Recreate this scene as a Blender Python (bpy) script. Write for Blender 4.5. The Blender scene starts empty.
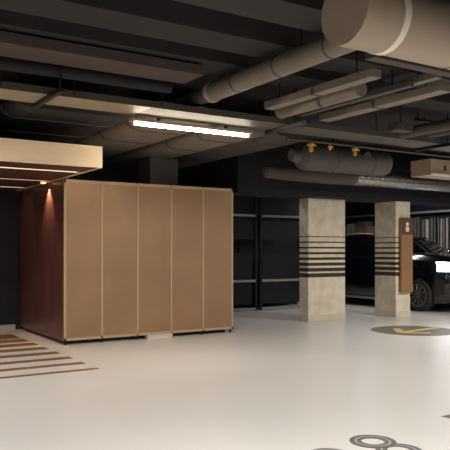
import bpy, bmesh, math, random
from mathutils import Vector, Matrix
random.seed(7)
SC = bpy.context.scene
COL = SC.collection

# ------------------------------------------------------------------ camera, world, lights, exposure
TH = math.radians(32.3)          # the garage grid is world X / Y, the camera looks 32 degrees off +Y
cam_d = bpy.data.cameras.new('camera')
cam = bpy.data.objects.new('camera', cam_d)
COL.objects.link(cam)
cam.location = (0, 0, 1.3)
cam.rotation_euler = (math.pi / 2, 0, -TH)
cam_d.sensor_width = 36.0
cam_d.lens = 671 / 450 * 36.0
cam_d.shift_y = 26 / 450
cam_d.clip_start = 0.05
SC.camera = cam

w = bpy.data.worlds.new('world')
SC.world = w
w.use_nodes = True
w.node_tree.nodes['Background'].inputs[0].default_value = (0.55, 0.6, 0.75, 1)
w.node_tree.nodes['Background'].inputs[1].default_value = 0.01

SC.view_settings.view_transform = 'Standard'
SC.view_settings.look = 'None'
SC.view_settings.gamma = 1
SC.view_settings.use_curve_mapping = False
SC.view_settings.exposure = 0.0
SC.cycles.use_denoising = True


def area(name, loc, sx, sy, power, col=(1.0, 0.90, 0.78), rot=(0, 0, 0)):
    l = bpy.data.lights.new(name, 'AREA')
    l.shape = 'RECTANGLE'
    l.size, l.size_y = sx, sy
    l.energy = power
    l.color = col
    o = bpy.data.objects.new(name, l)
    o.location = loc
    o.rotation_euler = rot
    COL.objects.link(o)
    return o


# linear lane lamps outside the frame; last two are fill added behind the beam
for lx, ly, lp in ((-1.2, 2.2, 118), (2.2, 2.0, 106), (7.0, 2.4, 158), (0.25, 6.6, 45), (-3.3, 6.84, 60), (9.8, 5.6, 178), (5.0, -2.0, 100), (7.4, 10.5, 9), (11.6, 11.4, 38)):
    area('lane_or_fill_light', (lx, ly, 2.70), 1.5, 0.12, lp, (1.0, 0.99, 0.97))
TUBE_POWER = 21


# ------------------------------------------------------------------ materials
def lin(c):
    def f(v):
        v /= 255
        return v / 12.92 if v <= 0.04045 else ((v + 0.055) / 1.055) ** 2.4
    return tuple(f(v) for v in c) + (1,)


def mat(name, rgb, rough=0.6, metal=0.0, spec=0.5, noise=None, bump=0.0, scale=6.0, coat=0.0):
    m = bpy.data.materials.new(name)
    m.use_nodes = True
    nt = m.node_tree
    b = nt.nodes['Principled BSDF']
    b.inputs['Roughness'].default_value = rough
    b.inputs['Metallic'].default_value = metal
    b.inputs['Specular IOR Level'].default_value = spec
    b.inputs['Coat Weight'].default_value = coat
    c = lin(rgb)
    b.inputs['Base Color'].default_value = c
    if noise or bump:
        tc = nt.nodes.new('ShaderNodeTexCoord')
        n = nt.nodes.new('ShaderNodeTexNoise')
        n.inputs['Scale'].default_value = scale
        n.inputs['Detail'].default_value = 6
        nt.links.new(tc.outputs['Object'], n.inputs['Vector'])
        if noise:
            r = nt.nodes.new('ShaderNodeValToRGB')
            r.color_ramp.elements[0].position = 0.3
            r.color_ramp.elements[1].position = 0.7
            r.color_ramp.elements[0].color = tuple(v * (1 - noise) for v in c[:3]) + (1,)
            r.color_ramp.elements[1].color = tuple(min(1, v * (1 + noise)) for v in c[:3]) + (1,)
            nt.links.new(n.outputs['Fac'], r.inputs['Fac'])
            nt.links.new(r.outputs['Color'], b.inputs['Base Color'])
        if bump:
            bp = nt.nodes.new('ShaderNodeBump')
            bp.inputs['Strength'].default_value = bump
            bp.inputs['Distance'].default_value = 0.01
            nt.links.new(n.outputs['Fac'], bp.inputs['Height'])
            nt.links.new(bp.outputs['Normal'], b.inputs['Normal'])
    return m


def emit(name, rgb, s):
    m = bpy.data.materials.new(name)
    m.use_nodes = True
    b = m.node_tree.nodes['Principled BSDF']
    b.inputs['Base Color'].default_value = (0.8, 0.8, 0.8, 1)
    b.inputs['Emission Color'].default_value = lin(rgb)
    b.inputs['Emission Strength'].default_value = s
    return m


def perforated(name, rgb, rough, metal, pitch=90.0, spec=0.5):
    """sheet metal with a fine grid of punched holes, plus soft brushed clouds"""
    m = mat(name, rgb, rough, metal, spec, noise=0.10, scale=1.6)
    nt = m.node_tree
    b = nt.nodes['Principled BSDF']
    src = b.inputs['Base Color'].links[0].from_socket
    tc = nt.nodes.new('ShaderNodeTexCoord')
    v = nt.nodes.new('ShaderNodeTexVoronoi')
    v.inputs['Scale'].default_value = pitch
    v.inputs['Randomness'].default_value = 0.0
    nt.links.new(tc.outputs['Object'], v.inputs['Vector'])
    lt = nt.nodes.new('ShaderNodeMath')
    lt.operation = 'LESS_THAN'
    lt.inputs[1].default_value = 0.30
    nt.links.new(v.outputs['Distance'], lt.inputs[0])
    mx = nt.nodes.new('ShaderNodeMix')
    mx.data_type = 'RGBA'
    nt.links.new(lt.outputs[0], mx.inputs['Factor'])
    nt.links.new(src, mx.inputs['A'])
    mx.inputs['B'].default_value = tuple(v_ * 0.45 for v_ in lin(rgb)[:3]) + (1,)
    nt.links.new(mx.outputs['Result'], b.inputs['Base Color'])
    return m


def concrete_striped(name):
    """cast concrete with painted bands that grow thicker towards the bottom (object z in metres)"""
    m = mat(name, (216, 202, 178), 0.85, noise=0.16, bump=0.25, scale=5.0)
    nt = m.node_tree
    b = nt.nodes['Principled BSDF']
    src = b.inputs['Base Color'].links[0].from_socket
    tc = nt.nodes.new('ShaderNodeTexCoord')
    sep = nt.nodes.new('ShaderNodeSeparateXYZ')
    nt.links.new(tc.outputs['Object'], sep.inputs[0])
    total = None
    for i in range(8):
        zc = 1.565 - i * 0.102
        hw = (0.016 + i * 0.0084) / 2
        cmpn = nt.nodes.new('ShaderNodeMath')
        cmpn.operation = 'COMPARE'
        cmpn.inputs[1].default_value = zc
        cmpn.inputs[2].default_value = hw
        nt.links.new(sep.outputs['Z'], cmpn.inputs[0])
        if total is None:
            total = cmpn
        else:
            a = nt.nodes.new('ShaderNodeMath')
            a.operation = 'MAXIMUM'
            nt.links.new(total.outputs[0], a.inputs[0])
            nt.links.new(cmpn.outputs[0], a.inputs[1])
            total = a
    mx = nt.nodes.new('ShaderNodeMix')
    mx.data_type = 'RGBA'
    nt.links.new(total.outputs[0], mx.inputs['Factor'])
    nt.links.new(src, mx.inputs['A'])
    mx.inputs['B'].default_value = lin((62, 46, 34))
    nt.links.new(mx.outputs['Result'], b.inputs['Base Color'])
    return m


def wood(name, rgb, rough, axis='Z', amount=0.25, spec=0.4, scale=14):
    m = mat(name, rgb, rough, spec=spec)
    nt = m.node_tree
    b = nt.nodes['Principled BSDF']
    tc = nt.nodes.new('ShaderNodeTexCoord')
    mp = nt.nodes.new('ShaderNodeMapping')
    s = [1, 1, 1]
    s['XYZ'.index(axis)] = 0.06
    mp.inputs['Scale'].default_value = s
    n = nt.nodes.new('ShaderNodeTexNoise')
    n.inputs['Scale'].default_value = scale
    n.inputs['Detail'].default_value = 8
    r = nt.nodes.new('ShaderNodeValToRGB')
    c = lin(rgb)
    r.color_ramp.elements[0].position = 0.3
    r.color_ramp.elements[1].position = 0.7
    r.color_ramp.elements[0].color = tuple(v * (1 - amount) for v in c[:3]) + (1,)
    r.color_ramp.elements[1].color = tuple(v * (1 + amount) for v in c[:3]) + (1,)
    nt.links.new(tc.outputs['Object'], mp.inputs['Vector'])
    nt.links.new(mp.outputs['Vector'], n.inputs['Vector'])
    nt.links.new(n.outputs['Fac'], r.inputs['Fac'])
    nt.links.new(r.outputs['Color'], b.inputs['Base Color'])
    return m


M = dict(
    floor=mat('epoxy_floor', (218, 211, 203), 0.32, spec=0.35, noise=0.03, scale=0.7),
    ceil=mat('dark_ceiling_paint', (37, 35, 35), 0.9, noise=0.2, scale=2),
    wall=mat('navy_wall_paint', (38, 39, 56), 0.8, noise=0.15, scale=2),
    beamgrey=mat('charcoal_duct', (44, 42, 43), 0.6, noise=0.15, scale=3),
    beam=mat('dark_beam_paint', (17, 16, 20), 0.8, noise=0.15, scale=3),
    base=mat('pale_skirting', (205, 196, 184), 0.6),
    conc=concrete_striped('striped_concrete'),
    plinth=mat('pale_plinth', (205, 192, 168), 0.8, noise=0.06, scale=9),
    bronze=perforated('bronze_perforated_sheet', (160, 126, 94), 0.40, 0.4),
    bronze_trim=mat('bronze_trim', (192, 162, 128), 0.5, 0.2),
    darkwood=wood('dark_wood', (102, 66, 60), 0.3, 'Z'),
    slatwood=wood('slat_wood', (92, 56, 40), 0.5, 'X'),
    fascia=wood('fascia_wood', (242, 216, 178), 0.45, 'X', 0.1),
    black=mat('black_steel', (18, 18, 20), 0.5),
    darksteel=mat('dark_steel', (36, 36, 39), 0.5, 0.4, noise=0.2),
    cage=perforated('cage_mesh_sheet', (21, 21, 27), 0.5, 0.2, 60),
    rail=mat('pale_galvanised_rail', (168, 164, 156), 0.45, 0.4, noise=0.1),
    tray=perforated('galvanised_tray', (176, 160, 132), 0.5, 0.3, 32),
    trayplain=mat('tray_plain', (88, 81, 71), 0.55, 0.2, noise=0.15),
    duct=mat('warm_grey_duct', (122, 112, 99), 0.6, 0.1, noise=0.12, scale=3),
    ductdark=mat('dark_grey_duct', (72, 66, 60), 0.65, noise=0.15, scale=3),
    ductbrown=mat('brown_duct', (72, 60, 54), 0.7, noise=0.12, scale=3),
    bigduct=mat('beige_insulated_duct', (158, 142, 124), 0.7, noise=0.06, scale=2),
    strap=mat('white_strap', (226, 216, 200), 0.5),
    seam=mat('dark_seam', (70, 60, 50), 0.7),
    foil=mat('silver_foil', (150, 146, 142), 0.28, 0.9, noise=0.15, bump=1.0, scale=14),
    brass=mat('brass', (222, 172, 96), 0.35, 0.5),
    chrome=mat('chrome', (220, 222, 226), 0.15, 1.0),
    tube=emit('lit_tube', (255, 240, 216), 48.0),
    led=emit('lit_led_strip', (255, 226, 196), 0.9),
    spot=emit('lit_downlight', (255, 170, 100), 3.0),
    brownpaint=mat('brown_floor_paint', (126, 92, 68), 0.5, noise=0.08, scale=5),
    disc=mat('olive_grey_floor_paint', (112, 104, 90), 0.45, noise=0.06, scale=6),
    yellow=mat('yellow_floor_paint', (204, 176, 108), 0.5),
    greypaint=mat('grey_floor_paint', (104, 98, 92), 0.5),
    greylight=mat('pale_floor_paint', (176, 168, 158), 0.5),
    signwood=mat('copper_board', (156, 116, 80), 0.45, 0.15, noise=0.08, scale=3),
    white=mat('white_paint', (226, 216, 202), 0.6),
    carpaint=mat('black_car_paint', (14, 16, 20), 0.22, 0.2, coat=1.0),
    glass=mat('tinted_car_glass', (10, 11, 14), 0.05, spec=0.7),
    tyre=mat('tyre_rubber', (42, 39, 36), 0.8, noise=0.1, scale=20),
    rim=mat('grey_alloy', (120, 116, 114), 0.3, 0.7),
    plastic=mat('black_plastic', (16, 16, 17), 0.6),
    headlight=emit('lit_headlight', (235, 245, 255), 9.0),
    drl=emit('lit_fog_lamp', (235, 245, 255), 1.2),
    slat=mat('pale_grey_slat', (176, 166, 156), 0.6, noise=0.15, scale=5),
    slatdark=mat('dark_grey_slat', (104, 98, 96), 0.6, noise=0.15, scale=5),
    pink=mat('pinkish_cardboard', (176, 132, 112), 0.8, noise=0.1, scale=6),
    cream=mat('cream_card', (196, 186, 168), 0.7),
    grey=mat('grey_card', (120, 118, 116), 0.7),
    palebox=mat('pale_beige_metal', (176, 158, 132), 0.6, noise=0.06),
)


# ------------------------------------------------------------------ mesh helpers
class MB:
    def __init__(self):
        self.bm = bmesh.new()

    def box(self, x0, x1, y0, y1, z0, z1, bevel=0.0):
        r = bmesh.ops.create_cube(self.bm, size=1.0)
        vs = r['verts']
        bmesh.ops.scale(self.bm, vec=(x1 - x0, y1 - y0, z1 - z0), verts=vs)
        bmesh.ops.translate(self.bm, vec=((x0 + x1) / 2, (y0 + y1) / 2, (z0 + z1) / 2), verts=vs)
        if bevel:
            es = list({e for v in vs for e in v.link_edges})
            bmesh.ops.bevel(self.bm, geom=es, offset=bevel, segments=2, profile=0.5, affect='EDGES')
        return self

    def cyl(self, p0, p1, r0, r1=None, seg=24, caps=True):
        p0, p1 = Vector(p0), Vector(p1)
        r1 = r0 if r1 is None else r1
        d = p1 - p0
        res = bmesh.ops.create_cone(self.bm, cap_ends=caps, segments=seg, radius1=r0, radius2=r1, depth=d.length)
        q = Vector((0, 0, 1)).rotation_difference(d.normalized())
        bmesh.ops.transform(self.bm, matrix=Matrix.Translation((p0 + p1) / 2) @ q.to_matrix().to_4x4(), verts=res['verts'])
        return self

    def lathe(self, c, axis, prof, seg=32):
        """prof: list of (radius, distance along axis)"""
        c = Vector(c)
        q = Vector((0, 0, 1)).rotation_difference(Vector(axis).normalized())
        rings = []
        for (r, t) in prof:
            ring = []
            for k in range(seg):
                a = 2 * math.pi * k / seg
                ring.append(self.bm.verts.new(c + q @ Vector((r * math.cos(a), r * math.sin(a), t))))
            rings.append(ring)
        for a, b in zip(rings, rings[1:]):
            for k in range(seg):
                k2 = (k + 1) % seg
                self.bm.faces.new((a[k], a[k2], b[k2], b[k]))
        self.bm.faces.new(list(reversed(rings[0])))
        self.bm.faces.new(rings[-1])
        return self

    def tube(self, pts, r, seg=12):
        for a, b in zip(pts, pts[1:]):
            self.cyl(a, b, r, seg=seg)
        for p in pts[1:-1]:
            s = bmesh.ops.create_uvsphere(self.bm, u_segments=seg, v_segments=8, radius=r * 1.01)
            bmesh.ops.translate(self.bm, vec=p, verts=s['verts'])
        return self

    def prism(self, poly, z0, z1):
        lo = [self.bm.verts.new((x, y, z0)) for x, y in poly]
        hi = [self.bm.verts.new((x, y, z1)) for x, y in poly]
        n = len(poly)
        self.bm.faces.new(list(reversed(lo)))
        self.bm.faces.new(hi)
        for k in range(n):
            self.bm.faces.new((lo[k], lo[(k + 1) % n], hi[(k + 1) % n], hi[k]))
        return self

    def ring(self, cx, cy, r0, r1, z0, z1, seg=48):
        V = self.bm.verts.new
        rows = []
        for k in range(seg):
            a = 2 * math.pi * k / seg
            c, s = math.cos(a), math.sin(a)
            rows.append([V((cx + r * c, cy + r * s, z)) for (r, z) in ((r0, z0), (r1, z0), (r1, z1), (r0, z1))])
        for k in range(seg):
            a, b = rows[k], rows[(k + 1) % seg]
            for j in range(4):
                j2 = (j + 1) % 4
                self.bm.faces.new((a[j], b[j], b[j2], a[j2]))
        return self

    def loft(self, sections, cap=True):
        rings = [[self.bm.verts.new(p) for p in s] for s in sections]
        n = len(rings[0])
        for a, b in zip(rings, rings[1:]):
            for k in range(n):
                self.bm.faces.new((a[k], a[(k + 1) % n], b[(k + 1) % n], b[k]))
        if cap:
            self.bm.faces.new(list(reversed(rings[0])))
            self.bm.faces.new(rings[-1])
        return self

    def build(self, name, m, parent=None, smooth=False, angle=40):
        bmesh.ops.recalc_face_normals(self.bm, faces=self.bm.faces[:])
        vs = self.bm.verts
        if parent is not None:
            off = wloc(parent)
        else:
            lo = [min(v.co[i] for v in vs) for i in range(3)]
            hi = [max(v.co[i] for v in vs) for i in range(3)]
            off = Vector(((lo[0] + hi[0]) / 2, (lo[1] + hi[1]) / 2, lo[2]))
        bmesh.ops.translate(self.bm, vec=-off, verts=vs[:])
        me = bpy.data.meshes.new(name)
        if smooth:
            for f in self.bm.faces:
                f.smooth = True
            for e in self.bm.edges:
                if len(e.link_faces) == 2 and e.calc_face_angle(0) > math.radians(angle):
                    e.smooth = False
        self.bm.to_mesh(me)
        self.bm.free()
        o = bpy.data.objects.new(name, me)
        me.materials.append(m)
        COL.objects.link(o)
        if parent is None:
            o.location = off
        else:
            o.parent = parent
        return o


def wloc(o):
    v = Vector((0, 0, 0))
    while o is not None:
        v = v + o.location
        o = o.parent
    return v


def tag(o, label, cat, group=None, kind=None):
    o['label'] = label
    o['category'] = cat
    if group:
        o['group'] = group
    if kind:
        o['kind'] = kind
    return o


def thing(name, label, cat, loc, group=None):
    o = bpy.data.objects.new(name, None)
    o.empty_display_size = 0.2
    COL.objects.link(o)
    o.location = loc
    return tag(o, label, cat, group)


def struct(name, mb, m, label=None):
    o = mb.build(name, m)
    o['kind'] = 'structure'
    if label:
        o['label'] = label
    return o


# ------------------------------------------------------------------ room shell
CZ = 3.3
struct('floor', MB().box(-7, 13.7, -5, 16.1, -0.1, 0), M['floor'])
struct('ceiling', MB().box(-7, 13.7, -5, 16.1, CZ, CZ + 0.1), M['ceil'])
struct('wall_back', MB().box(-7, 5.6, 11.26, 11.4, 0, CZ), M['wall'])
struct('baseboard_back', MB().box(-7, 3.0, 11.235, 11.26, 0, 0.085), M['base'])
struct('wall_far', MB().box(-7, 13.7, 16.0, 16.1, 0, CZ), M['wall'])
struct('wall_right', MB().box(13.6, 13.7, -5, 16.0, 0, CZ), M['wall'])
struct('wall_left', MB().box(-7, -6.9, -5, 11.26, 0, CZ), M['wall'])
struct('wall_front', MB().box(-6.9, 13.6, -5, -4.9, 0, CZ), M['wall'])
# downstand beam over the columns
struct('ceiling_beam', MB().box(6.1, 13.6, 9.25, 9.95, 2.275, CZ), M['beam'])
for i, y in enumerate((2.6, 3.9, 4.75, 5.5)):
    struct('ceiling_rib', MB().box(-5.5, 13.0, y, y + 0.42, 3.12, CZ), M['ceil'])

# ------------------------------------------------------------------ perforated bronze enclosure
BX0, BX1, BY0, BY1, BZ = 3.06, 5.83, 8.98, 11.16, 2.29
en = thing('storage_enclosure', 'large bronze perforated metal box with five tall panels and a dark wood side', 'enclosure', (BX0, BY0, 0))
n = 5
pw = (BX1 - BX0) / n
for i in range(n):
    MB().box(BX0 + i * pw + 0.012, BX0 + (i + 1) * pw - 0.012, BY0 + 0.006, BY0 + 0.03, 0.09, BZ - 0.035, 0.003).build('front_panel', M['bronze'], en)
fr = MB()
for i in range(n + 1):
    x = BX0 + i * pw
    hw = 0.012 if 0 < i < n else 0.02
    xa, xb = (x - hw, x + hw) if 0 < i < n else ((x, x + 0.03) if i == 0 else (x - 0.03, x))
    fr.box(xa, xb, BY0, BY0 + 0.035, 0.06, BZ)
fr.box(BX0, BX1, BY0, BY0 + 0.035, BZ - 0.04, BZ)
fr.box(BX0, BX1, BY0, BY0 + 0.035, 0.06, 0.095)
fr.build('frame', M['bronze_trim'], en)
# the dark wood side is three vertical boards
sd = MB()
for k in range(3):
    a = BY0 + 0.035 + k * (BY1 - BY0 - 0.035) / 3
    b = BY0 + 0.035 + (k + 1) * (BY1 - BY0 - 0.035) / 3
    sd.box(BX0, BX0 + 0.03, a + 0.003, b - 0.003, 0.05, BZ, 0.002)
sd.build('side_panel', M['darkwood'], en)
MB().box(BX1 - 0.03, BX1, BY0 + 0.035, BY1, 0.05, BZ).build('rear_side_panel', M['darkwood'], en)
MB().box(BX0 + 0.03, BX1 - 0.03, BY1 - 0.03, BY1, 0.05, BZ).build('back_panel', M['darkwood'], en)
MB().box(BX0 + 0.03, BX1 - 0.03, BY0 + 0.035, BY1 - 0.03, BZ - 0.05, BZ - 0.01).build('top_panel', M['black'], en)
MB().box(BX0 + 0.08, BX1 - 0.08, BY0 + 0.12, BY1 - 0.08, 0, 0.06).build('plinth', M['black'], en)
for i in range(n + 1):
    x = min(max(BX0 + i * pw, BX0 + 0.03), BX1 - 0.03)
    MB().cyl((x, BY0 + 0.04, 0), (x, BY0 + 0.04, 0.06), 0.018, seg=14).build('foot', M['black'], en)
MB().box(4.32, 4.73, BY0 - 0.02, BY0 + 0.08, 0, 0.058).build('gap_block', M['base'], en)['label'] = 'pale block where floor shows through the gap'  # block stands in for the pale floor seen through the plinth gap

# ------------------------------------------------------------------ timber canopy
CX0, CX1, CY0, CY1, CZ0, CZ1 = -3.4, 3.04, 7.54, 11.22, 2.29, 2.545
ca = thing('entrance_canopy', 'pale timber fronted canopy with dark slatted underside beside the bronze box', 'canopy', (CX0, CY0, CZ0))
fa = MB().box(CX0, CX1, CY0, CY0 + 0.03, CZ0, CZ1, 0.003)
fa.box(CX1 - 0.03, CX1, CY0 + 0.03, CY1, CZ0, CZ1)
fa.build('fascia', M['fascia'], ca)
MB().box(CX0, CX1 - 0.03, CY0 + 0.03, CY1, CZ0 + 0.08, CZ1 - 0.01).build('core', M['black'], ca)
sl = MB()
yy = CY0 + 0.04
led_y = (8.25, 9.49, 10.7)
while yy < CY1 - 0.1:
    if all(abs(yy + 0.05 - l) > 0.085 for l in led_y):
        sl.box(CX0, CX1 - 0.032, yy, yy + 0.1, CZ0 + 0.01, CZ0 + 0.08)
    yy += 0.118
sl.build('slatted_soffit', M['slatwood'], ca)
for l in led_y:
    MB().box(CX0, CX1 - 0.06, l - 0.02, l + 0.02, CZ0 + 0.012, CZ0 + 0.05).build('light_strip', M['led'], ca)
    area('canopy_strip_light', (1.2, l, CZ0 - 0.002), 3.4, 0.03, 5, (1.0, 0.70, 0.46)).data.spread = math.radians(140)
for x in (-2.5, -0.5, 0.8, 1.7):
    MB().cyl((x, 8.4, CZ1 - 0.01), (x, 8.4, CZ), 0.01, seg=8).build('hanger_rod', M['black'], ca)
MB().lathe((2.972, 9.64, CZ0 - 0.012), (0, 0, 1), [(0.03, 0), (0.034, 0.003), (0.034, 0.022)], 20).build('downlight', M['spot'], ca)
sp = bpy.data.lights.new('canopy_downlight', 'SPOT')
sp.energy = 48
sp.color = (1.0, 0.66, 0.38)
sp.spot_size = math.radians(75)
sp.spot_blend = 0.6
sp.shadow_soft_size = 0.02
so = bpy.data.objects.new('canopy_downlight', sp)
so.location = (2.985, 9.64, CZ0 - 0.02)
so.rotation_euler = (0, math.radians(-16), 0)
COL.objects.link(so)

# ------------------------------------------------------------------ floor markings
st = thing('striped_floor_marking', 'brown painted stripes on the floor in front of the entrance canopy', 'floor marking', (2.8, 7.0, 0))
ys = [7.03, 7.47, 7.92, 8.40, 8.88, 9.36, 9.82, 10.35]
ws = [0.09, 0.13, 0.16, 0.19, 0.22, 0.27, 0.34, 0.55]
for y, wd in zip(ys, ws):
    MB().box(-3.2, 2.78, y - wd / 2, y + wd / 2, 0.0005, 0.003).build('stripe', M['brownpaint'], st)


def at(px, py, z=0.0):
    r = (px - 225) / 671
    d = 671 * (1.3 - z) / (py - 251)
    return (d * (math.sin(TH) + r * math.cos(TH)), d * (math.cos(TH) - r * math.sin(TH)))


dx, dy = at(414, 330.6)
dm = thing('round_floor_marking', 'dark olive disc with a yellow arrow painted on the floor near the columns', 'floor marking', (dx, dy, 0))
MB().lathe((dx, dy, 0.0005), (0, 0, 1), [(0.69, 0), (0.69, 0.0025)], 72).build('disc', M['disc'], dm)


def bar2(mb, a, b, wd, z0, z1):
    a, b = Vector(a), Vector(b)
    d = (b - a).normalized()
    nrm = Vector((-d.y, d.x)) * wd / 2
    mb.prism([tuple(a + nrm), tuple(b + nrm), tuple(b - nrm), tuple(a - nrm)][::-1], z0, z1)


ar = MB()
tip = at(400.5, 332.7)
bar2(ar, tip, at(436.5, 327.8), 0.13, 0.003, 0.0045)
bar2(ar, tip, at(396.8, 328.6), 0.13, 0.003, 0.0047)
bar2(ar, (tip[0] - 0.02, tip[1] - 0.02), at(431, 333.2), 0.12, 0.003, 0.0049)
ar.build('arrow', M['yellow'], dm)['label'] = 'yellow arrow'


def ring_mark(px, py, r, label, up=0.0):
    x, y = at(px, py)
    t = thing('ring_floor_marking', label, 'floor marking', (x, y, 0), 'ring markings on the floor')
    MB().ring(x, y, r * 0.78, r, 0.0005 + up, 0.003 + up).build('outer_ring', M['greypaint'], t)
    MB().ring(x, y, r * 0.50, r * 0.70, 0.0005 + up, 0.003 + up).build('inner_ring', M['greypaint'], t)
    MB().ring(x, y, r * 0.70, r * 0.78, 0.0005 + up, 0.0025 + up).build('gap_ring', M['greylight'], t)


ring_mark(372.8, 441.6, 0.157, 'grey double ring painted on the floor, nearest the columns of the three rings', 0.001)
ring_mark(399, 450.2, 0.150, 'grey double ring cut by the lower edge, rightmost of the three floor rings')
ring_mark(329.5, 455, 0.140, 'grey double ring cut by the lower edge, leftmost of the three floor rings')
am = MB()
p0 = Vector(at(441, 416.5))
p1 = Vector(at(462, 412.5))
p2 = Vector(at(462, 421))
am.prism([tuple(p0), tuple(p2), tuple(p1)], 0.0005, 0.003)
tag(am.build('floor_arrow_marking', M['greypaint']), 'dark grey pointed marking on the floor at the right edge', 'floor marking')

# ------------------------------------------------------------------ columns
c1 = thing('concrete_column', 'wide concrete column with dark painted bands, next to the bronze box', 'column', (7.84, 9.58, 0))
MB().box(7.86, 8.765, 9.58, 9.84, 0, 2.275, 0.008).build('shaft', M['conc'], c1)
MB().box(7.853, 8.772, 9.573, 9.847, 0, 0.12, 0.004).build('plinth', M['plinth'], c1)
c2 = thing('concrete_column', 'concrete column with dark painted bands and a copper board on its front', 'column', (9.82, 9.29, 0))
MB().box(9.82, 10.22, 9.29, 9.86, 0, 2.275, 0.008).build('shaft', M['conc'], c2)
MB().box(9.812, 10.228, 9.282, 9.868, 0, 0.12, 0.004).build('plinth', M['plinth'], c2)
sg = thing('wayfinding_board', 'tall copper coloured board with a small pale emblem on the right column', 'sign', (10.04, 9.19, 0.49))
MB().box(9.885, 10.195, 9.20, 9.26, 0.49, 1.95, 0.004).build('board', M['signwood'], sg)
MB().box(9.95, 10.15, 9.26, 9.29, 0.6, 1.85).build('bracket', M['black'], sg)
MB().box(9.89, 10.19, 9.192, 9.2, 1.62, 1.945, 0.002).build('header_plate', mat('dark_bronze_plate', (96, 66, 46), 0.5), sg)
em = MB()
em.cyl((10.03, 9.192, 1.825), (10.03, 9.186, 1.825), 0.04, seg=24)
em.box(9.985, 10.075, 9.186, 9.192, 1.68, 1.775)
em.build('emblem', M['white'], sg)['label'] = 'small pale emblem'

# ------------------------------------------------------------------ storage cages behind the box
def cage(x0, x1, label, rails, zt=2.62):
    y0, y1 = 12.0, 12.9
    t = thing('storage_cage', label, 'storage cage', (x0, y0, 0), 'dark storage cages behind the enclosure')
    for x in (x0, x1 - 0.05):
        for y in (y0, y1 - 0.05):
            MB().box(x, x + 0.05, y, y + 0.05, 0, zt).build('post', M['darksteel'], t)
    for z in rails:
        MB().box(x0 + 0.05, x1 - 0.05, y0 - 0.005, y0 + 0.04, z - 0.025, z + 0.025).build('rail', M['rail'], t)
    MB().box(x0 + 0.05, x1 - 0.05, y0 + 0.04, y1, 0.63, 0.67).build('shelf', M['darksteel'], t)
    MB().box(x0 + 0.05, x1 - 0.05, y0 + 0.04, y1, 2.05, 2.09).build('shelf', M['darksteel'], t)
    MB().box(x0 + 0.05, x1 - 0.05, y1 - 0.045, y1 - 0.02, 0.02, zt).build('back_panel', M['cage'], t)
    up = MB()
    for (za, zb) in ((1.55, 1.58), (2.50, 2.53)):
        up.box(x0 + 0.06, x1 - 0.06, y0 + 0.05, y0 + 0.075, za, zb)
    for x in (x0 + 0.06, x1 - 0.09):
        up.box(x, x + 0.03, y0 + 0.05, y0 + 0.075, 1.58, 2.5)
    f = up.build('upper_gate', M['darksteel'], t)
    MB().box(x0 + 0.09, x1 - 0.09, y0 + 0.058, y0 + 0.066, 1.58, 2.50).build('mesh_infill', M['cage'], f)
    lo = MB()
    for (za, zb) in ((0.14, 0.17), (1.23, 1.26)):
        lo.box(x0 + 0.1, x1 - 0.1, y0 + 0.05, y0 + 0.075, za, zb)
    for x in (x0 + 0.1, x1 - 0.13):
        lo.box(x, x + 0.03, y0 + 0.05, y0 + 0.075, 0.17, 1.23)
    f = lo.build('lower_gate', M['darksteel'], t)
    MB().box(x0 + 0.13, x1 - 0.13, y0 + 0.058, y0 + 0.066, 0.17, 1.23).build('mesh_infill', M['cage'], f)
    return t


cage(6.35, 7.35, 'dark storage cage mostly hidden behind the bronze box', (0.65, 2.07))
cage(7.40, 8.42, 'dark narrow looking storage cage right beside the bronze box edge', (0.04, 0.65, 2.07))
cage(8.50, 10.2, 'dark wide storage cage between the bronze box and the wide concrete column', (0.04, 0.65, 2.07))

# ------------------------------------------------------------------ car
car = thing('car', 'black car parked nose out behind the column with the copper board, headlight lit', 'car', (12.17, 10.0, 0))
CXc, WY = 12.17, 10.0
FY, RY = WY - 0.86, WY + 3.75


def sec(y, hw, zlo, zsh, ztop, crown):
    """body ring in the x-z plane: hw half width, shoulder height zsh, centre top ztop"""
    pts = [(-hw * 0.93, zlo), (-hw * 0.985, zlo + 0.12), (-hw, zlo + 0.38), (-hw * 0.985, zsh - 0.09), (-hw * 0.93, zsh),
           (-hw * 0.74, zsh + (ztop - zsh) * crown), (-hw * 0.36, ztop)]
    full = pts + [(-x, z) for x, z in reversed(pts)]
    return [(CXc + x, y, z) for x, z in full]


body = MB().loft([
    sec(FY, 0.70, 0.34, 0.84, 0.92, 0.7), sec(FY + 0.05, 0.80, 0.24, 0.98, 1.06, 0.7), sec(FY + 0.22, 0.88, 0.20, 1.07, 1.16, 0.75),
    sec(FY + 0.55, 0.935, 0.19, 1.12, 1.22, 0.8), sec(FY + 1.0, 0.945, 0.19, 1.15, 1.26, 0.8), sec(FY + 1.55, 0.945, 0.19, 1.17, 1.28, 0.8),
    sec(FY + 2.6, 0.95, 0.19, 1.18, 1.26, 0.8), sec(FY + 3.6, 0.95, 0.19, 1.18, 1.26, 0.8), sec(RY - 0.3, 0.93, 0.22, 1.16, 1.24, 0.8),
    sec(RY - 0.06, 0.87, 0.3, 1.1, 1.16, 0.8), sec(RY, 0.80, 0.4, 1.0, 1.06, 0.8)]).build('body', M['carpaint'], car, smooth=True, angle=50)
# wheel arches cut into the body
cut = MB()
for wy in (WY, WY + 2.85):
    for s in (-1, 1):
        cut.cyl((CXc + s * 0.6, wy, 0.35), (CXc + s * 1.2, wy, 0.35), 0.41, seg=40)
cut = cut.build('arch_cut', M['plastic'], car)
md = body.modifiers.new('arch', 'BOOLEAN')
md.operation = 'DIFFERENCE'
md.object = cut
md.solver = 'EXACT'
dg = bpy.context.evaluated_depsgraph_get()
nm = bpy.data.meshes.new_from_object(body.evaluated_get(dg))
body.modifiers.clear()
body.data = nm
bpy.data.objects.remove(cut, do_unlink=True)


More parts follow.
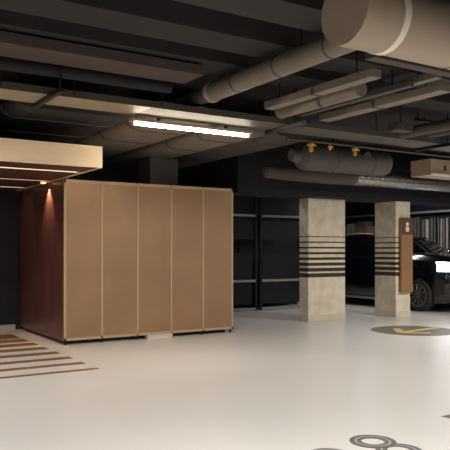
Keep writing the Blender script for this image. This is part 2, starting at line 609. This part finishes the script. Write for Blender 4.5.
def gsec(y, hwb, zb, hwt, zt):
    return [(CXc + x, y, z) for x, z in ((-hwb, zb), (-hwb * 0.5 - hwt * 0.5 - 0.015, (zb + zt) / 2), (-hwt, zt - 0.04), (-hwt * 0.8, zt), (hwt * 0.8, zt),
                                         (hwt, zt - 0.04), (hwb * 0.5 + hwt * 0.5 + 0.015, (zb + zt) / 2), (hwb, zb))]


MB().loft([gsec(FY + 1.25, 0.80, 1.17, 0.72, 1.25), gsec(FY + 1.75, 0.86, 1.17, 0.70, 1.52), gsec(FY + 2.1, 0.87, 1.17, 0.68, 1.63), gsec(FY + 3.0, 0.87, 1.17, 0.68, 1.68),
           gsec(FY + 3.9, 0.86, 1.17, 0.66, 1.62), gsec(RY - 0.25, 0.84, 1.17, 0.68, 1.36), gsec(RY - 0.12, 0.82, 1.17, 0.72, 1.22)]).build('cabin_glass', M['glass'], car, smooth=True)
MB().loft([[(CXc + x, y, z) for x, z in ((-h, z0), (-h * 0.8, z0 + 0.05), (h * 0.8, z0 + 0.05), (h, z0))] for (y, h, z0) in
           ((FY + 1.95, 0.69, 1.585), (FY + 2.2, 0.70, 1.625), (FY + 3.0, 0.70, 1.655), (FY + 3.8, 0.68, 1.61))]).build('roof', M['carpaint'], car, smooth=True)
for s in (-1, 1):
    MB().tube([(CXc + s * 0.66, FY + 2.5, 1.70), (CXc + s * 0.66, FY + 3.0, 1.73), (CXc + s * 0.64, FY + 3.75, 1.69)], 0.014, 10).build('roof_rail', M['rail'], car)
    MB().box(CXc + s * 0.93 - 0.012, CXc + s * 0.93 + 0.012, WY + 0.55, WY + 2.3, 0.18, 0.235, 0.004).build('sill_trim', M['rail'], car)
    mr = MB()
    mr.lathe((CXc + s * 1.02, FY + 1.62, 1.26), (0, 1, 0), [(0.05, -0.14), (0.085, -0.1), (0.098, 0.0), (0.098, 0.04)], 20)
    mr.box(CXc + s * 0.95 - 0.06, CXc + s * 0.95 + 0.04, FY + 1.6, FY + 1.66, 1.17, 1.25)
    m_ = mr.build('wing_mirror', M['carpaint'], car, smooth=True)
    MB().box(CXc + s * 1.02 - 0.1, CXc + s * 1.02 + 0.1, FY + 1.46, FY + 1.5, 1.255, 1.275, 0.003).build('mirror_trim', M['chrome'], m_)
    # headlight wraps round the corner
    hl = MB().loft([[(CXc + s * x, y, z) for x, y, z in ((a, b, 0.87), (a, b, 1.02 + k), (a - 0.05, b + 0.1, 1.02 + k), (a - 0.05, b + 0.1, 0.87))]
                    for a, b, k in ((0.48, FY - 0.005, 0.0), (0.66, FY + 0.005, 0.02), (0.80, FY + 0.055, 0.04), (0.875, FY + 0.17, 0.05), (0.915, FY + 0.34, 0.05))])
    hl.build('headlight', M['headlight'], car)
    MB().box(CXc + s * 0.66 - 0.09, CXc + s * 0.66 + 0.09, FY - 0.015, FY + 0.1, 0.60, 0.655, 0.008).build('fog_lamp', M['drl'], car)
gr = MB().box(CXc - 0.44, CXc + 0.44, FY - 0.015, FY + 0.08, 0.64, 0.94, 0.01)
gr = gr.build('grille', M['plastic'], car)
gb = MB()
for k in range(5):
    gb.box(CXc - 0.42, CXc + 0.42, FY - 0.025, FY, 0.675 + k * 0.055, 0.69 + k * 0.055)
gb.build('grille_bar', M['darksteel'], gr)
MB().box(CXc - 0.72, CXc + 0.72, FY - 0.02, FY + 0.2, 0.33, 0.56, 0.03).build('bumper', M['plastic'], car)
MB().box(CXc - 0.74, CXc + 0.74, FY - 0.03, FY + 0.02, 0.275, 0.315, 0.01).build('bumper_trim', M['chrome'], car)
MB().box(CXc - 0.26, CXc + 0.26, FY - 0.035, FY - 0.02, 0.42, 0.53, 0.004).build('number_plate', M['cream'], car)
wheel0 = None
R = 0.35
for wy in (WY, WY + 2.85):
    for s in (-1, 1):
        x = CXc + s * 0.92
        wh = MB().lathe((x, wy, R), (s, 0, 0), [(0.245, 0.02), (R - 0.03, 0.02), (R, -0.02), (R, -0.20), (R - 0.03, -0.24), (0.2, -0.24)], 48).build('wheel', M['tyre'], car, smooth=True)
        rm = MB().ring(0, 0, 0.225, 0.255, 0.0, 0.03, 48)
        rm.cyl((0, 0, -0.02), (0, 0, 0.02), 0.05, seg=20)
        for k in range(10):
            a = 2 * math.pi * k / 10 + 0.1
            for da in (-0.07, 0.07):
                p = Vector((0.045 * math.cos(a), 0.045 * math.sin(a), 0.004))
                q = Vector((0.235 * math.cos(a + da), 0.235 * math.sin(a + da), 0.012))
                rm.cyl(p, q, 0.009, seg=6)
        rot = Matrix.Translation((x + s * 0.012, wy, R)) @ Vector((0, 0, 1)).rotation_difference(Vector((s, 0, 0))).to_matrix().to_4x4()
        bmesh.ops.transform(rm.bm, matrix=rot, verts=rm.bm.verts[:])
        rm.build('rim', M['rim'], wh)
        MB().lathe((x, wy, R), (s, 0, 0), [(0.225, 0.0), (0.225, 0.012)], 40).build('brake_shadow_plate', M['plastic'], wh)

# ------------------------------------------------------------------ slatted screen, shelf and boxes on the right wall
ss = thing('slatted_screen', 'tall screen of uneven upright grey slats behind the black car', 'screen', (13.4, 11.0, 0))
y = 9.6
k = 0
while y < 13.1:
    wd = random.choice((0.04, 0.05, 0.07, 0.09))
    bright = random.random() < (0.65 if y < 11.5 else 0.35)
    zt = 2.13 + random.uniform(-0.04, 0.04)
    MB().box(13.40, 13.44, y, y + wd, 0.0, zt).build('slat', M['slat'] if bright else M['slatdark'], ss)
    y += wd + random.choice((0.02, 0.04, 0.07))
    k += 1
MB().box(13.44, 13.47, 9.55, 13.15, 0.3, 0.36).build('back_rail', M['darksteel'], ss)
MB().box(13.44, 13.47, 9.55, 13.15, 1.9, 1.96).build('back_rail', M['darksteel'], ss)
tag(MB().box(13.36, 13.6, 9.5, 15.6, 2.26, 2.31).build('wall_shelf', M['rail']), 'long thin grey shelf high on the far right wall above the slats', 'shelf')
tag(MB().box(13.15, 13.6, 13.25, 15.6, 1.70, 1.745).build('wall_shelf', M['rail']), 'pale shelf with boxes seen between the two columns', 'shelf')
for i, (yy, wd, hh, m_, lb) in enumerate(((14.42, 0.07, 0.28, 'grey', 'grey binder, leftmost on the pale shelf between the columns'),
                                         (14.27, 0.08, 0.33, 'cream', 'cream binder, second from the left on the pale shelf'),
                                         (14.10, 0.09, 0.33, 'cream', 'cream binder standing next to the pinkish box'))):
    tag(MB().box(13.2, 13.5, yy, yy + wd, 1.745, 1.745 + hh, 0.004).build('binder', M[m_]), lb, 'binder', 'binders on the pale shelf')
bx = thing('storage_box', 'pinkish cardboard box on the pale shelf between the columns', 'box', (13.35, 13.8, 1.745))
MB().box(13.2, 13.5, 13.55, 14.04, 1.745, 1.95, 0.006).build('body', M['pink'], bx)
MB().box(13.19, 13.51, 13.54, 14.05, 1.95, 1.98, 0.004).build('lid', M['pink'], bx)
tag(MB().box(13.2, 13.5, 13.62, 13.98, 1.98, 2.12, 0.01).build('storage_box', M['grey']), 'grey box lying on top of the pinkish cardboard box', 'box')

# ------------------------------------------------------------------ ceiling services
def rods(parent, pts, ztop=CZ, r=0.008):
    for (x, y, z) in pts:
        MB().cyl((x, y, z), (x, y, ztop), r, seg=8).build('hanger_rod', M['black'], parent)


# long cable tray with a perforated left half
t = thing('cable_tray', 'long galvanised cable tray running over the lit tube lamp', 'cable tray', (0, 6.35, 2.8))
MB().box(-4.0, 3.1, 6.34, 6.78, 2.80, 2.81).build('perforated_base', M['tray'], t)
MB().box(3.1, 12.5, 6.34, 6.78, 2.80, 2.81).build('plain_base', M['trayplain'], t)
MB().box(-4.0, 12.5, 6.335, 6.34, 2.80, 2.87).box(-4.0, 12.5, 6.78, 6.785, 2.80, 2.87).build('side_lip', M['ductdark'], t)
for x in (2.0, 4.9, 7.6):
    MB().box(x, x + 0.05, 6.00, 6.82, 2.76, 2.80).build('cross_bracket', M['black'], t)
rods(t, [(2.02, 6.03, 2.78), (1.55, 6.3, 2.81), (2.1, 6.3, 2.81), (2.25, 6.3, 2.81), (3.2, 6.3, 2.81), (4.92, 6.25, 2.78), (7.62, 6.25, 2.78)])
# cables in the tray
for i, yy in enumerate((6.42, 6.5, 6.59, 6.67)):
    MB().cyl((-3.9, yy, 2.835), (12.4, yy, 2.835), 0.02 + 0.004 * (i % 2), seg=10).build('cable', M['black'], t)

lb = thing('tube_lamp', 'lit white linear tube lamp hung under the cable tray', 'lamp', (3.85, 6.84, 2.66))
MB().box(3.08, 4.69, 6.775, 6.885, 2.735, 2.765, 0.004).build('housing', M['palebox'], lb)
MB().box(3.12, 4.65, 6.812, 6.848, 2.70, 2.735, 0.01).build('diffuser', M['tube'], lb)
for x in (3.095, 4.65):
    MB().box(x, x + 0.025, 6.808, 6.852, 2.697, 2.735, 0.004).build('end_cap', M['palebox'], lb)
tl = area('tube_lamp_light', (3.885, 6.83, 2.697), 1.48, 0.045, TUBE_POWER, (1.0, 0.95, 0.88))
tl.data.spread = math.radians(150)
for x in (3.4, 4.3):
    MB().box(x, x + 0.03, 6.79, 6.82, 2.76, 2.82).build('bracket', M['black'], lb)

# flat brown duct and dark pipe running along the tray
t = thing('flat_duct', 'flat brown duct under the ceiling at upper left', 'duct', (0, 5.8, 3.0))
MB().box(-4.5, 3.3, 5.60, 6.0, 3.0, 3.1, 0.006).build('duct_body', M['ductbrown'], t)
rods(t, [(-3, 5.8, 3.1), (0, 5.8, 3.1), (2.5, 5.8, 3.1)])
t = thing('dark_pipe', 'dark pipe running along the ceiling behind the flat brown duct', 'pipe', (0, 6.2, 2.95))
MB().cyl((-4.5, 6.12, 2.98), (3.2, 6.12, 2.98), 0.065).build('pipe_body', M['beam'], t, smooth=True)
rods(t, [(-3, 6.12, 3.04), (0.3, 6.12, 3.04), (2.7, 6.12, 3.04)])

# round branch duct
t = thing('round_duct', 'warm grey round duct slanting from the lamp to the big beige duct', 'duct', (3.7, 5, 2.9))
MB().cyl((3.7, 3.638, 2.99), (3.7, 6.1, 2.99), 0.1, seg=32).build('duct_body', M['duct'], t, smooth=True)
MB().lathe((3.7, 6.06, 2.99), (0, 1, 0), [(0.108, 0), (0.112, 0.02), (0.112, 0.06), (0.09, 0.08)], 32).build('collar', M['bigduct'], t, smooth=True)
MB().cyl((3.7, 6.12, 2.99), (3.7, 6.85, 2.99), 0.082, seg=28).build('narrow_end', M['ductdark'], t, smooth=True)
for yy in (4.2, 4.9, 5.6):
    MB().lathe((3.7, yy, 2.99), (0, 1, 0), [(0.1005, 0), (0.104, 0.008), (0.104, 0.02), (0.1005, 0.028)], 32).build('joint_band', M['ductdark'], t)
rods(t, [(3.7, 4.6, 3.08), (3.7, 5.9, 3.08)])

# big insulated duct
t = thing('insulated_duct', 'large beige round duct with a white strap at the top right', 'duct', (4.2, 3.3, 2.7))
BD = (3.40, 2.93, 0.235)
MB().cyl((3.1, BD[0], BD[1]), (9.5, BD[0], BD[1]), BD[2], seg=48).build('duct_body', M['bigduct'], t, smooth=True)
MB().lathe((3.44, BD[0], BD[1]), (1, 0, 0), [(BD[2] + 0.001, 0), (BD[2] + 0.006, 0.004), (BD[2] + 0.006, 0.056), (BD[2] + 0.001, 0.06)], 48).build('strap', M['strap'], t, smooth=True)['label'] = 'white strap'
for x in (4.16, 5.1):
    MB().lathe((x, BD[0], BD[1]), (1, 0, 0), [(BD[2] + 0.001, 0), (BD[2] + 0.004, 0.003), (BD[2] + 0.004, 0.012), (BD[2] + 0.001, 0.015)], 48).build('seam_band', M['seam'], t, smooth=True)
rods(t, [(3.3, BD[0], 3.14), (5.0, BD[0], 3.14), (7, BD[0], 3.14)])

# trunking and pipes running away from the camera, upper right
def trunk(x, y0, y1, z, wd, hh, name, label, m_, cat='trunking'):
    t = thing(name, label, cat, (x, y0, z))
    MB().box(x - wd / 2, x + wd / 2, y0, y1, z, z + hh, 0.006).build('trunk_body', M[m_], t)
    MB().box(x - wd / 2 - 0.006, x + wd / 2 + 0.006, (y0 + y1) / 2 - 0.02, (y0 + y1) / 2 + 0.02, z - 0.004, z + hh + 0.004).build('joint_clip', M['ductdark'], t)
    rods(t, [(x, y0 + 0.25, z + hh), (x, y1 - 0.2, z + hh)])
    return t


trunk(4.40, 4.40, 6.05, 2.87, 0.13, 0.08, 'cable_trunking', 'grey cable trunking nearest the round duct, upper right', 'duct')
t = thing('grey_pipe', 'grey pipe between two runs of cable trunking, upper right', 'pipe', (4.8, 5, 2.9))
MB().cyl((4.74, 4.95, 2.93), (4.74, 6.28, 2.93), 0.085, seg=28).build('pipe_body', M['duct'], t, smooth=True)
MB().lathe((4.74, 5.5, 2.93), (0, 1, 0), [(0.086, 0), (0.094, 0.006), (0.094, 0.05), (0.086, 0.056)], 28).build('joint_band', M['ductdark'], t, smooth=True)
rods(t, [(4.74, 5.15, 3.0), (4.74, 6.0, 3.0)])
trunk(5.02, 4.55, 6.25, 2.90, 0.08, 0.06, 'cable_trunking', 'thin grey cable trunking right of the grey pipe, upper right', 'ductdark')
trunk(5.40, 4.45, 6.28, 2.88, 0.16, 0.08, 'cable_trunking', 'wide grey cable trunking farthest from the round duct, upper right', 'duct')
trunk(5.18, 4.35, 6.1, 2.96, 0.09, 0.07, 'cable_trunking', 'pale grey cable trunking just left of the widest run, upper right', 'duct')
t = thing('flat_duct', 'short brown duct crossing behind the large beige duct, upper right', 'duct', (5, 4.3, 3.0))
MB().box(4.2, 8.2, 4.22, 4.34, 2.98, 3.12, 0.005).build('duct_body', M['ductbrown'], t)
rods(t, [(4.5, 4.28, 3.12), (7.5, 4.28, 3.12)])
t = thing('junction_box', 'small grey junction box hanging in the dark, upper right', 'junction box', (6.5, 6.0, 2.75))
MB().box(6.36, 6.64, 5.98, 6.16, 2.83, 2.93, 0.008).build('box_body', M['ductdark'], t)
rods(t, [(6.5, 6.07, 2.93)])
t = thing('grey_pipe', 'grey pipe sloping to the right edge above the tray end', 'pipe', (6.8, 5.5, 2.7))
MB().cyl((6.75, 4.6, 2.86), (6.75, 6.28, 2.86), 0.07, seg=24).build('pipe_body', M['ductdark'], t, smooth=True)
MB().cyl((7.3, 4.6, 2.9), (7.3, 6.28, 2.9), 0.05, seg=24).build('pipe_body', M['ductdark'], t, smooth=True)
MB().box(6.6, 7.4, 5.9, 5.94, 2.96, 2.99).build('cross_bracket', M['black'], t)
rods(t, [(6.65, 5.92, 2.99), (7.36, 5.92, 2.99)])

def flat_oval(x0, x1, y0, y1, z0, z1):
    r = (z1 - z0) / 2
    zc = (z0 + z1) / 2
    ring = [(x0 + r * 1.6 - r * 1.6 * math.sin(a), zc - r * math.cos(a)) for a in [math.pi * k / 12 for k in range(13)]]
    ring += [(x1 - r * 1.6 + r * 1.6 * math.sin(a), zc + r * math.cos(a)) for a in [math.pi * k / 12 for k in range(13)]]
    return MB().loft([[(x, y, z) for x, z in ring] for y in (y0, y1)])


# wide flat ducts beyond the tray, lit by the tube lamp
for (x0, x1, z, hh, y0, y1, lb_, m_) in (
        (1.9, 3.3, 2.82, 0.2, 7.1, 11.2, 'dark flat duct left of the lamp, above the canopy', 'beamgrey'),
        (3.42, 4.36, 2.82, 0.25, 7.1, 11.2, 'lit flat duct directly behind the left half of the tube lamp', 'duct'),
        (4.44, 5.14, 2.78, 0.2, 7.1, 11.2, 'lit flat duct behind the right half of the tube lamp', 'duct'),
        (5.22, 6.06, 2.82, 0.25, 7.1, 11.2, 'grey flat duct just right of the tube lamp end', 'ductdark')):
    t = thing('flat_duct', lb_, 'duct', ((x0 + x1) / 2, y0, z))
    flat_oval(x0, x1, y0, y1, z, z + hh).build('duct_body', M[m_], t, smooth=True, angle=60)
    for yy in (7.7, 8.6):
        flat_oval(x0 - 0.01, x1 + 0.01, yy, yy + 0.03, z - 0.008, z + hh + 0.01).build('flange', M['ductdark'], t)
    rods(t, [(x0 + 0.1, 7.3, z + hh), (x1 - 0.1, 8.9, z + hh)])
t = thing('duct_drop', 'dark square vertical duct above the bronze box', 'duct', (4.6, 9.4, 2.3))
MB().box(4.62, 5.12, 9.5, 9.95, 2.33, 2.775, 0.01).build('duct_body', M['ductdark'], t)
MB().box(4.59, 5.15, 9.47, 9.98, 2.296, 2.33, 0.004).build('flange', M['ductdark'], t)

# fat grey silencer below the tray
t = thing('duct_silencer', 'fat grey round duct section below the tray beside the brass valves', 'duct', (6.5, 7.1, 2.4))
MB().lathe((5.75, 7.2, 2.60), (1, 0, 0), [(0.08, -0.14), (0.10, -0.02), (0.17, 0.03), (0.19, 0.08), (0.19, 1.55), (0.17, 1.62), (0.1, 1.68)], 40).build('duct_body', M['ductdark'], t, smooth=True)
for x in (6.3, 7.0):
    MB().lathe((x, 7.2, 2.60), (1, 0, 0), [(0.191, 0), (0.196, 0.006), (0.196, 0.03), (0.191, 0.036)], 40).build('joint_band', M['seam'], t, smooth=True)
rods(t, [(6.35, 7.2, 2.78), (7.2, 7.2, 2.78)])
# wrapped duct and foil duct in front of the beam
t = thing('wrapped_duct', 'brown wrapped duct running above the wide column', 'duct', (7, 8.6, 2.45))
MB().lathe((6.15, 8.6, 2.55), (1, 0, 0), [(0.05, 0), (0.10, 0.05), (0.115, 0.6), (0.125, 1.3), (0.12, 1.9)], 32).build('duct_body', M['ductbrown'], t, smooth=True)
rods(t, [(6.6, 8.6, 2.65), (7.7, 8.6, 2.65)])
t = thing('foil_duct', 'crinkled silver foil duct running to the right edge above the columns', 'duct', (9, 8.6, 2.45))
prof = []
x = 0.0
while x < 4.2:
    prof += [(0.128, x), (0.14, x + 0.03), (0.128, x + 0.06)]
    x += 0.07
MB().lathe((8.06, 8.6, 2.57), (1, 0, 0), prof, 32).build('duct_body', M['foil'], t, smooth=True, angle=80)
rods(t, [(8.6, 8.6, 2.69), (10.0, 8.6, 2.69), (11.6, 8.6, 2.69)])

# pale box at the right edge
t = thing('ceiling_unit', 'pale beige ceiling box with a bright lower lip at the right edge', 'ceiling unit', (9.2, 7.9, 2.6))
MB().box(9.2, 10.7, 7.9, 8.35, 2.62, 2.90, 0.006).build('casing', M['palebox'], t)
MB().box(9.19, 10.71, 7.87, 7.9, 2.605, 2.65, 0.002).build('lower_lip', M['white'], t)
MB().box(9.54, 9.59, 7.892, 7.9, 2.71, 2.80).build('slot', M['black'], t)
rods(t, [(9.35, 8.1, 2.9), (10.5, 8.1, 2.9)])

# sprinkler pipe with brass valves under the tray
sprk = thing('sprinkler_pipe', 'thin dark pipe carrying the brass valves under the tray', 'pipe', (6, 6.9, 2.72))
MB().cyl((5.3, 6.9, 2.755), (8.5, 6.9, 2.755), 0.018, seg=14).build('pipe_body', M['ductdark'], sprk, smooth=True)
rods(sprk, [(5.9, 6.9, 2.77), (7.9, 6.9, 2.77)])


def valve(px, lab, s=1.0):
    r = (px - 225) / 671
    d = 6.9 / (math.cos(TH) - r * math.sin(TH))
    x = d * (math.sin(TH) + r * math.cos(TH))
    t = thing('brass_valve', lab, 'valve', (x, 6.9, 2.66), 'brass valves under the tray')
    MB().lathe((x, 6.9, 2.737), (0, 0, -1), [(0.018 * s, 0), (0.03 * s, 0.01), (0.03 * s, 0.03), (0.02 * s, 0.04), (0.02 * s, 0.075 * s), (0.012, 0.085 * s)], 16).build('valve_body', M['brass'], t, smooth=True)
    MB().box(x - 0.05 * s, x + 0.05 * s, 6.88, 6.90, 2.69, 2.715, 0.004).build('lever', M['brass'], t)


valve(311, 'brass valve under the tray, nearest the tube lamp', 1.5)
valve(330, 'slim brass valve under the tray, middle of the three', 0.9)
valve(355, 'brass valve under the tray, beside the silver spotlight', 1.4)
r = (368 - 225) / 671
d = 6.9 / (math.cos(TH) - r * math.sin(TH))
x = d * (math.sin(TH) + r * math.cos(TH))
t = thing('spotlight', 'small silver spotlight under the tray right of the brass valves', 'spotlight', (x, 6.9, 2.6))
MB().lathe((x, 6.92, 2.66), (-0.5, -0.8, -0.4), [(0.03, -0.06), (0.05, -0.03), (0.055, 0.04), (0.05, 0.05)], 24).build('lamp_head', M['darksteel'], t, smooth=True)
MB().cyl((x, 6.92, 2.67), (x, 6.9, 2.742), 0.01, seg=10).build('stem', M['black'], t)
